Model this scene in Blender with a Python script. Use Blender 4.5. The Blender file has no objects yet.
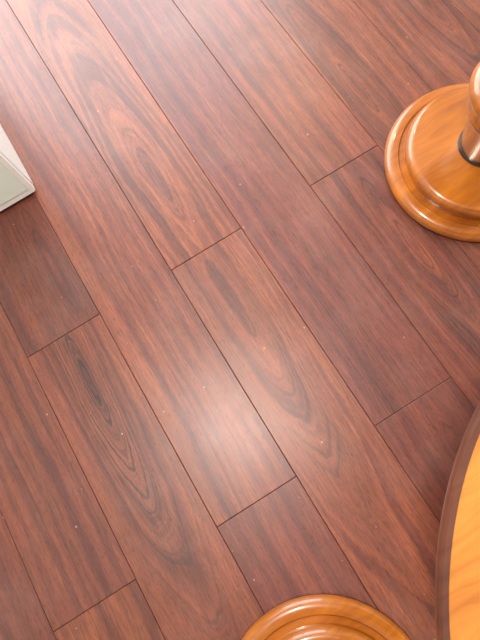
import bpy, bmesh, random
from math import *
from mathutils import Matrix, Vector
sc=bpy.context.scene
sc.view_settings.view_transform='Standard'
def link(o,parent=None):
    sc.collection.objects.link(o)
    if parent: o.parent=parent
    return o
def lin(r,g,b):
    f=lambda c:(c/255/12.92) if c/255<=.04045 else ((c/255+.055)/1.055)**2.4
    return (f(r),f(g),f(b),1)
# ---------- materials ----------
def newmat(n):
    m=bpy.data.materials.new(n);m.use_nodes=True
    nt=m.node_tree;b=nt.nodes['Principled BSDF'];return m,nt,b
def simple(n,col,rough=.5,metal=0,coat=0,bump=0,scale=40):
    m,nt,b=newmat(n)
    b.inputs['Base Color'].default_value=col;b.inputs['Roughness'].default_value=rough
    b.inputs['Metallic'].default_value=metal;b.inputs['Coat Weight'].default_value=coat
    if bump:
        nz=nt.nodes.new('ShaderNodeTexNoise');nz.inputs['Scale'].default_value=scale
        tc=nt.nodes.new('ShaderNodeTexCoord');nt.links.new(tc.outputs['Object'],nz.inputs['Vector'])
        bp=nt.nodes.new('ShaderNodeBump');bp.inputs['Strength'].default_value=bump;bp.inputs['Distance'].default_value=.002
        nt.links.new(nz.outputs['Fac'],bp.inputs['Height']);nt.links.new(bp.outputs['Normal'],b.inputs['Normal'])
    return m
class NT:
    def __init__(s,nt): s.nt=nt
    def set(s,sock,v):
        if isinstance(v,bpy.types.NodeSocket): s.nt.links.new(v,sock)
        elif v is not None: sock.default_value=v
    def m(s,op,a,b=None,c=None,clamp=False):
        n=s.nt.nodes.new('ShaderNodeMath');n.operation=op;n.use_clamp=clamp
        for i,v in enumerate((a,b,c)):
            if v is not None: s.set(n.inputs[i],v)
        return n.outputs[0]
    def xyz(s,x,y,z):
        n=s.nt.nodes.new('ShaderNodeCombineXYZ')
        for i,v in enumerate((x,y,z)): s.set(n.inputs[i],v)
        return n.outputs[0]
    def sep(s,v):
        n=s.nt.nodes.new('ShaderNodeSeparateXYZ');s.set(n.inputs[0],v);return n.outputs
    def noise(s,v,scale=1,detail=2,rough=.5,dim='3D',w=None):
        n=s.nt.nodes.new('ShaderNodeTexNoise');n.noise_dimensions=dim
        n.inputs['Scale'].default_value=scale;n.inputs['Detail'].default_value=detail;n.inputs['Roughness'].default_value=rough
        if dim!='1D': s.set(n.inputs['Vector'],v)
        if w is not None: s.set(n.inputs['W'],w)
        return n.outputs['Fac']
    def ramp(s,f,stops,interp='LINEAR'):
        n=s.nt.nodes.new('ShaderNodeValToRGB');n.color_ramp.interpolation=interp
        e=n.color_ramp.elements
        while len(e)<len(stops): e.new(.5)
        for q,(p,c) in zip(e,stops): q.position=p;q.color=c if len(c)==4 else (*c,1)
        s.set(n.inputs[0],f);return n.outputs[0]
    def mix(s,f,a,b,bt='MIX'):
        n=s.nt.nodes.new('ShaderNodeMix');n.data_type='RGBA';n.blend_type=bt
        s.set(n.inputs[0],f);s.set(n.inputs[6],a);s.set(n.inputs[7],b);return n.outputs[2]
    def attr(s,name):
        n=s.nt.nodes.new('ShaderNodeAttribute');n.attribute_name=name;return n.outputs['Vector']
g=lambda v:(v,v,v,1)
def floor_mat():
    m,nt,b=newmat('rosewood_laminate');N=NT(nt)
    tc=nt.nodes.new('ShaderNodeTexCoord')
    x,y,z=N.sep(tc.outputs['Object'])
    cx,cy,k=N.sep(N.attr('cath'))
    seed,tone,hue=N.sep(N.attr('plank'))
    bold=N.sep(N.attr('figure'))[0]
    sz=N.m('MULTIPLY',seed,37.0)
    wv=N.noise(N.xyz(N.m('MULTIPLY',x,6),N.m('MULTIPLY',y,2.),sz),1,1.5,.5)
    wf=N.m('MULTIPLY',N.m('SUBTRACT',wv,.5),.06)
    wv2=N.noise(N.xyz(N.m('MULTIPLY',x,34),N.m('MULTIPLY',y,9),sz),1,3,.6)
    wf=N.m('ADD',wf,N.m('MULTIPLY',N.m('SUBTRACT',wv2,.5),.010))
    dx=N.m('SUBTRACT',x,cx);dy=N.m('MULTIPLY',N.m('SUBTRACT',y,cy),k)
    r=N.m('SQRT',N.m('ADD',N.m('MULTIPLY',dx,dx),N.m('MULTIPLY',dy,dy)))
    near=N.m('SUBTRACT',1,N.m('DIVIDE',r,.10),clamp=True)
    r=N.m('ADD',r,wf)
    ring=N.noise(None,1,2.5,.65,'1D',N.m('ADD',N.m('MULTIPLY',r,150),sz))
    broad=N.noise(None,1,1,.5,'1D',N.m('ADD',N.m('MULTIPLY',r,24),N.m('ADD',sz,9.3)))
    fib=N.noise(N.xyz(N.m('MULTIPLY',x,420),N.m('MULTIPLY',y,18),sz),1,3,.7)
    mott=N.noise(N.xyz(N.m('MULTIPLY',x,14),N.m('MULTIPLY',y,3),sz),1,3,.6)
    pore=N.noise(N.xyz(N.m('MULTIPLY',x,620),N.m('MULTIPLY',y,75),sz),1,1,.5)
    vis=N.noise(N.xyz(N.m('MULTIPLY',x,9),N.m('MULTIPLY',y,2),N.m('ADD',sz,4.)),1,2,.5)
    vis=N.ramp(vis,[(.35,g(.10)),(.65,g(.42))])
    vis=N.m('ADD',vis,N.m('MULTIPLY',near,N.m('ADD',.14,bold)),clamp=True)
    base=N.ramp(broad,[(.28,lin(102,52,38)),(.45,lin(126,67,46)),(.56,lin(144,79,50)),(.70,lin(110,57,42))])
    red=N.ramp(broad,[(.28,lin(100,50,43)),(.5,lin(120,62,51)),(.70,lin(107,54,46))])
    col=N.mix(hue,red,base)
    stk=N.noise(N.xyz(N.m('MULTIPLY',x,55),N.m('MULTIPLY',y,3.2),N.m('ADD',sz,2.)),1,2,.5)
    stk=N.ramp(stk,[(.52,g(0)),(.70,g(.5))])
    col=N.mix(N.m('MULTIPLY',stk,N.m('ADD',.35,N.m('MULTIPLY',hue,.65))),col,lin(158,88,48))
    line=N.ramp(ring,[(.36,g(.9)),(.43,g(.25)),(.5,g(0)),(.57,g(.0)),(.66,g(.5))])
    col=N.mix(N.m('MULTIPLY',line,vis),col,lin(52,24,19))
    heart=N.m('MULTIPLY',N.ramp(N.m('MULTIPLY',r,20),[(.10,g(1)),(.22,g(.0)),(.36,g(.0)),(.46,g(.7)),(.60,g(0))]),N.m('MULTIPLY',bold,.85),clamp=True)
    col=N.mix(heart,col,lin(56,24,18))
    col=N.mix(1.0,col,N.ramp(fib,[(.3,g(.64)),(.7,g(1.30))]),'MULTIPLY')
    col=N.mix(1.0,col,N.ramp(mott,[(.3,g(.84)),(.7,g(1.14))]),'MULTIPLY')
    col=N.mix(1.0,col,N.ramp(pore,[(.30,g(.58)),(.42,g(1))]),'MULTIPLY')
    col=N.mix(1.0,col,N.xyz(tone,tone,tone),'MULTIPLY')
    vo=nt.nodes.new('ShaderNodeTexVoronoi');vo.voronoi_dimensions='2D';vo.inputs['Scale'].default_value=7
    nt.links.new(tc.outputs['Object'],vo.inputs['Vector'])
    dist=N.noise(tc.outputs['Object'],230,1,.5)
    d=N.m('ADD',vo.outputs['Distance'],N.m('MULTIPLY',N.m('SUBTRACT',dist,.5),.03))
    rr=N.sep(vo.outputs['Color'])
    dust=N.m('LESS_THAN',d,N.m('MULTIPLY',rr[1],.018))
    dust=N.m('MULTIPLY',dust,N.m('MULTIPLY',N.m('GREATER_THAN',rr[0],.35),.5))
    film=N.ramp(N.noise(tc.outputs['Object'],3.5,6,.7),[(.48,g(0)),(.75,g(.12))])
    col=N.mix(film,col,lin(170,150,140))
    col=N.mix(dust,col,lin(190,160,145))
    nt.links.new(col,b.inputs['Base Color'])
    b.inputs['Specular IOR Level'].default_value=.65
    haze=N.noise(tc.outputs['Object'],5,4,.6)
    rg=N.m('ADD',N.m('ADD',N.m('MULTIPLY',fib,.16),N.m('MULTIPLY',haze,.12)),.255)
    nt.links.new(rg,b.inputs['Roughness'])
    bp=nt.nodes.new('ShaderNodeBump');bp.inputs['Strength'].default_value=.22;bp.inputs['Distance'].default_value=.0005
    h=N.m('ADD',N.m('MULTIPLY',pore,1.),N.m('MULTIPLY',fib,.6))
    nt.links.new(h,bp.inputs['Height']);nt.links.new(bp.outputs['Normal'],b.inputs['Normal'])
    return m
def wood_mat(name,c1,c2,rough=.22,coat=.6,axis='x',sc_=1.0):
    m,nt,b=newmat(name);N=NT(nt)
    tc=nt.nodes.new('ShaderNodeTexCoord');x,y,z=N.sep(tc.outputs['Object'])
    wv=N.noise(N.xyz(N.m('MULTIPLY',x,4*sc_),N.m('MULTIPLY',y,16*sc_),N.m('MULTIPLY',z,5)),1,3,.55)
    st=N.noise(N.xyz(N.m('MULTIPLY',x,7*sc_),N.m('MULTIPLY',N.m('ADD',y,N.m('MULTIPLY',wv,.08)),110*sc_),N.m('MULTIPLY',z,20)),1,3,.6)
    f=N.m('ADD',N.m('MULTIPLY',wv,.6),N.m('MULTIPLY',st,.4))
    col=N.ramp(f,[(.34,c1),(.64,c2)])
    nt.links.new(col,b.inputs['Base Color'])
    b.inputs['Roughness'].default_value=rough;b.inputs['Coat Weight'].default_value=coat;b.inputs['Coat Roughness'].default_value=.08
    return m
M_floor=floor_mat()
M_sub=simple('dark_subfloor',lin(30,16,14),.8)  # dark subfloor showing through the gaps between planks
M_oak=wood_mat('varnished_golden_wood',lin(142,75,18),lin(188,109,28),.28,.6)
M_top=wood_mat('golden_table_top',lin(168,98,32),lin(208,138,56),.28,.5)
M_rim=wood_mat('dark_table_edge',lin(74,38,26),lin(104,60,42),.3,.4)
M_metal=simple('brushed_steel',(.52,.44,.37,1),.22,1)
M_dark=simple('dark_collar_ring',lin(48,24,14),.3,coat=.4)
M_wall=simple('painted_wall',lin(226,222,214),.8,bump=.1)
M_ceil=simple('ceiling_paint',lin(235,233,228),.9)
M_white=simple('white_enamel',lin(244,246,242),.35)
M_mint=simple('pale_door_panel',lin(232,246,236),.25,coat=.3)
M_rub=simple('dark_gasket',lin(60,50,46),.6)
M_frame=simple('window_frame_paint',lin(230,230,228),.5)
# ---------- mesh helpers ----------
def obj(name,bm,mats,parent=None,smooth=False,loc=None):
    me=bpy.data.meshes.new(name);bm.to_mesh(me);bm.free()
    for m in mats: me.materials.append(m)
    if smooth:
        me.polygons.foreach_set('use_smooth',[True]*len(me.polygons))
    o=bpy.data.objects.new(name,me);link(o,parent)
    if loc: o.location=loc
    return o
def box(name,a,b_,mats,parent=None,bev=0):
    bm=bmesh.new();bmesh.ops.create_cube(bm,size=1)
    for v in bm.verts:
        for i in range(3): v.co[i]=(a[i]+b_[i])/2+v.co[i]*(b_[i]-a[i])
    if bev: bmesh.ops.bevel(bm,geom=bm.edges[:],offset=bev,segments=3,affect='EDGES')
    return obj(name,bm,mats,parent)
def empty(name,loc):
    o=bpy.data.objects.new(name,None);o.empty_display_size=.1;link(o);o.location=loc;return o
def lathe(name,prof,mat,parent,seg=96,sharp=35):
    bm=bmesh.new();rings=[]
    for r,z in prof:
        if r<1e-5: rings.append([bm.verts.new((0,0,z))])
        else: rings.append([bm.verts.new((r*cos(2*pi*i/seg),r*sin(2*pi*i/seg),z)) for i in range(seg)])
    for A,B in zip(rings,rings[1:]):
        for i in range(seg):
            j=(i+1)%seg
            if len(A)==1 and len(B)==1: continue
            if len(A)==1: bm.faces.new((A[0],B[j],B[i]))
            elif len(B)==1: bm.faces.new((A[i],A[j],B[0]))
            else: bm.faces.new((A[i],A[j],B[j],B[i]))
    bmesh.ops.recalc_face_normals(bm,faces=bm.faces[:])
    for e in bm.edges:
        if len(e.link_faces)==2 and e.calc_face_angle(0)>radians(sharp): e.smooth=False
    return obj(name,bm,[mat],parent,True)
def arc(cx,cz,rx,rz,a0,a1,n=10):
    return [(cx+rx*cos(radians(a0+(a1-a0)*i/n)),cz+rz*sin(radians(a0+(a1-a0)*i/n))) for i in range(n+1)]
# ---------- floor ----------
W=.22;L=1.75;J1=-.61
YMIN,YMAX,XMIN,XMAX=-2.6,2.2,-1.98,2.86
random.seed(4)
special={ # (row, segment) -> cx,cy,k,tone,hue,figure strength
 (-2,-1):(-.325,-.15,.14,.92,.60,.75),(-2,0):(-.27,.20,.12,.76,.2,.15),
 (0,0):(.10,.22,.13,1.06,1.0,.2),(0,-1):(.095,-.16,.12,1.02,.75,.12),
 (2,-1):(.57,-.30,.13,.92,.40,.25),(2,0):(.95,.4,.05,.96,.5,.1),
 (1,0):(.9,.0,.05,.98,.10,.1),(1,-1):(.36,-.98,.1,.86,.2,.2),
 (-1,0):(-.65,.0,.04,1.06,.55,.1),(-1,-1):(.3,-1.2,.04,1.0,.2,.1),
 (3,0):(.72,.2,.10,.95,.7,.3),(3,-1):(1.3,-.6,.05,.9,.3,.1),(-3,0):(-.9,-.6,.05,.88,.5,.1),(-3,-1):(-.95,-1,.05,.92,.8,.1),
 (4,0):(1.05,.4,.1,.92,.6,.3),(-4,0):(-.7,-.5,.09,.90,.9,.2)}
bm=bmesh.new()
lay=bm.faces.layers.float_vector.new('cath');lp=bm.faces.layers.float_vector.new('plank');lf=bm.faces.layers.float_vector.new('figure')
gap=.0005;ch=.0011
for row in range(-9,13):
    off=0 if row%2==0 else J1
    x0=row*W+gap;x1=(row+1)*W-gap
    for s in range(-3,4):
        y0=off+s*L;y1=y0+L
        if y1<YMIN or y0>YMAX: continue
        y0c=max(y0,YMIN)+gap;y1c=min(y1,YMAX)-gap
        if (row,s) in special: cx,cy,k,tone,hue,fg=special[(row,s)]
        else:
            cx=(row+.5)*W+random.uniform(-.35,.35);cy=random.uniform(y0,y1);k=random.uniform(.05,.13);tone=random.uniform(.82,1.05);hue=random.random();fg=.2
        sd=random.random()
        rects=[(x0,y0c,x1,y1c,-ch),(x0+ch,y0c+ch,x1-ch,y1c-ch,0)]
        V=[]
        for (a,b_,c,d,z) in [(x0,y0c,x1,y1c,-.008)]+rects:
            V.append([bm.verts.new(p) for p in ((a,b_,z),(c,b_,z),(c,d,z),(a,d,z))])
        fs=[bm.faces.new(V[2])]
        for A,B in ((V[0],V[1]),(V[1],V[2])):
            for i in range(4):
                j=(i+1)%4;fs.append(bm.faces.new((A[i],A[j],B[j],B[i])))
        for f in fs: f[lay]=(cx,cy,k);f[lp]=(sd,tone,hue);f[lf]=(fg,0,0)
v=[bm.verts.new(p) for p in ((XMIN,YMIN,-.004),(XMAX,YMIN,-.004),(XMAX,YMAX,-.004),(XMIN,YMAX,-.004))]
f=bm.faces.new(v);f.material_index=1
obj('floor',bm,[M_floor,M_sub])
# ---------- room ----------
CH=2.6
box('wall_left',(XMIN-.12,YMIN-.12,-.02),(XMIN,YMAX+.12,CH),[M_wall])
box('wall_right',(XMAX,YMIN-.12,-.02),(XMAX+.12,YMAX+.12,CH),[M_wall])
box('wall_front',(XMIN,YMIN-.12,-.02),(XMAX,YMIN,CH),[M_wall])
wx0,wx1,wz0,wz1=-1.1,1.9,.35,2.45
bm=bmesh.new()
def addbox(bm,a,b_):
    r=bmesh.ops.create_cube(bm,size=1)
    for v in r['verts']:
        for i in range(3): v.co[i]=(a[i]+b_[i])/2+v.co[i]*(b_[i]-a[i])
for a,b_ in (((XMIN,YMAX,-.02),(wx0,YMAX+.12,CH)),((wx1,YMAX,-.02),(XMAX,YMAX+.12,CH)),((wx0,YMAX,-.02),(wx1,YMAX+.12,wz0)),((wx0,YMAX,wz1),(wx1,YMAX+.12,CH))): addbox(bm,a,b_)
obj('wall_back',bm,[M_wall])
box('ceiling',(XMIN-.12,YMIN-.12,CH),(XMAX+.12,YMAX+.12,CH+.1),[M_ceil])
bm=bmesh.new()
t=.05
for a,b_ in (((wx0,YMAX+.03,wz0),(wx0+t,YMAX+.09,wz1)),((wx1-t,YMAX+.03,wz0),(wx1,YMAX+.09,wz1)),((wx0+t,YMAX+.03,wz0),(wx1-t,YMAX+.09,wz0+t)),((wx0+t,YMAX+.03,wz1-t),(wx1-t,YMAX+.09,wz1)),(((wx0+wx1)/2-.03,YMAX+.03,wz0+t),((wx0+wx1)/2+.03,YMAX+.09,wz1-t))): addbox(bm,a,b_)
obj('window_1',bm,[M_frame])
box('baseboard_back',(XMIN,YMAX-.015,0),(XMAX,YMAX,.09),[M_frame],bev=.003)
box('baseboard_left',(XMIN,YMIN,0),(XMIN+.015,YMAX-.015,.09),[M_frame],bev=.003)
# ---------- pedestal stools ----------
def stool(name,loc):
    e=empty(name,loc)
    R=.229
    prof=[(0,0),(R-.02,0)]+arc(R-.02,.0185,.02,.0185,-90,90,12)+[(R-.032,.037),(R-.036,.033),(R-.044,.033)]
    lathe('base_ring',prof+[(0,.033)],M_oak,e)
    r2=.184
    prof=[(0,.03),(r2-.006,.03),(r2-.006,.038)]+arc(r2-.018,.062,.018,.018,-40,90,12)+[(r2-.03,.081),(.09,.084),(.0,.085)]
    lathe('base_disc',prof,M_oak,e)
    lathe('lower_collar',[(0,.08),(.062,.083),(.064,.086),(.062,.090),(0,.090)],M_dark,e,64)
    lathe('metal_sleeve',[(.0,.085),(.058,.087),(.060,.10),(.066,.14),(.080,.208),(0,.208)],M_metal,e,64)
    lathe('upper_collar',[(0,.206),(.081,.207),(.085,.212),(.081,.217),(0,.217)],M_dark,e,64)
    c=[(.0,.214),(.078,.215)]+arc(.080,.234,.014,.018,-80,80,12)+[(.084,.254),(.082,.258)]+arc(.086,.282,.022,.023,-75,75,12)+[(.088,.307),(.07,.315),(.055,.34),(.046,.37),(.05,.40),(.065,.43),(.065,.452),(0,.452)]
    lathe('turned_column',c,M_oak,e,64)
    Rs=.142
    lathe('seat',[(0,.45),(Rs-.03,.45)]+arc(Rs-.015,.4675,.015,.0175,-90,90,10)+[(Rs-.03,.481),(0,.477)],M_oak,e)
    return e
stool('pedestal_stool',(.826,-.184,0))
stool('pedestal_stool',(-.200,-1.043,0))
# ---------- round table ----------
tb=empty('round_table',(.424,-.985,0))
R=.443;zt=.65
lathe('edge_band',[(R-.009,zt-.02),(R-.003,zt-.02)]+arc(R-.004,zt-.01,.004,.010,-60,60,8)+[(R-.003,zt+.001),(R-.009,zt+.001),(R-.009,zt-.02)],M_rim,tb,160)
lathe('table_top',[(0,zt-.02),(R-.0088,zt-.02),(R-.0088,zt),(0,zt)],M_top,tb,160)
lathe('pedestal_column',[(0,.04),(.06,.04),(.06,.08),(.035,.10),(.045,.2),(.055,.3),(.04,.42),(.05,.45),(.035,.48),(.04,.56),(.08,.61),(.14,.622),(.14,.631),(0,.631)],M_oak,tb,64)
lathe('pedestal_base',[(0,0),(.16,0)]+arc(.16,.0175,.02,.0175,-90,90,10)+[(.14,.04),(.08,.05),(0,.05)],M_oak,tb)
# ---------- white cabinet ----------
cab=empty('white_cabinet',(-.207,.414,0))
wd,dp,hh=.60,.55,.85
box('body',(-wd,.03,.0),(0,dp,hh),[M_white],cab,.003)
box('door_gasket',(-wd+.006,.022,.012),(-.006,.031,hh-.01),[M_rub],cab)
box('door_frame',(-wd,0,.012),(0,.023,hh),[M_white],cab,.003)
box('door_panel',(-wd+.025,-.003,.04),(-.012,.001,hh-.03),[M_mint],cab,.001)
# ---------- lamps ----------
def lamp(name,loc,power,rad,col,cord=0):
    e=empty(name,loc)
    if cord:
        lathe('shade',[(rad+.004,.0),(rad+.01,.0),(rad*.8,.10),(.03,.15),(0,.15),(0,.145),(.028,.145),(rad*.8-.006,.098),(rad+.004,0)],M_frame,e,64)
        lathe('cord',[(0,.15),(.004,.15),(.004,cord),(0,cord)],M_rub,e,12)
    else:
        lathe('rim',[(0,.1),(rad+.03,.1),(rad+.03,.05),(rad+.005,.04),(rad+.005,.06),(0,.06)],M_frame,e,64)
    ld=bpy.data.lights.new('lamp_disc','AREA');ld.shape='DISK';ld.size=rad*2;ld.energy=power;ld.color=col
    lo=bpy.data.objects.new('lamp_disc',ld);link(lo,e);lo.location=(0,0,.045)
lamp('ceiling_lamp',(-.215,-.27,2.5),46,.10,(1,.92,.85))
lamp('pendant_lamp',(1.24,1.19,1.55),12,.045,(1,.66,.40),CH-1.55)
ld=bpy.data.lights.new('daylight','AREA');ld.shape='RECTANGLE';ld.size=wx1-wx0;ld.size_y=wz1-wz0;ld.energy=155;ld.color=(.90,.96,1)
lo=bpy.data.objects.new('daylight',ld);link(lo);lo.location=((wx0+wx1)/2,YMAX+.14,(wz0+wz1)/2);lo.rotation_euler=(radians(-90),0,0)
wd_=bpy.data.worlds.new('world');sc.world=wd_;wd_.use_nodes=True
wd_.node_tree.nodes['Background'].inputs[0].default_value=(.8,.9,1,1);wd_.node_tree.nodes['Background'].inputs[1].default_value=1.0
# ---------- camera ----------
cd=bpy.data.cameras.new('camera');cd.lens=470.32/640*36;cd.sensor_width=36;cd.clip_start=.02
cam=bpy.data.objects.new('camera',cd);link(cam)
cam.matrix_world=Matrix.Translation((.0273,-.5062,1.1696))@Matrix.Rotation(-.1949,4,'Z')@Matrix.Rotation(.2481,4,'X')@Matrix.Rotation(-.3644,4,'Z')
sc.camera=cam
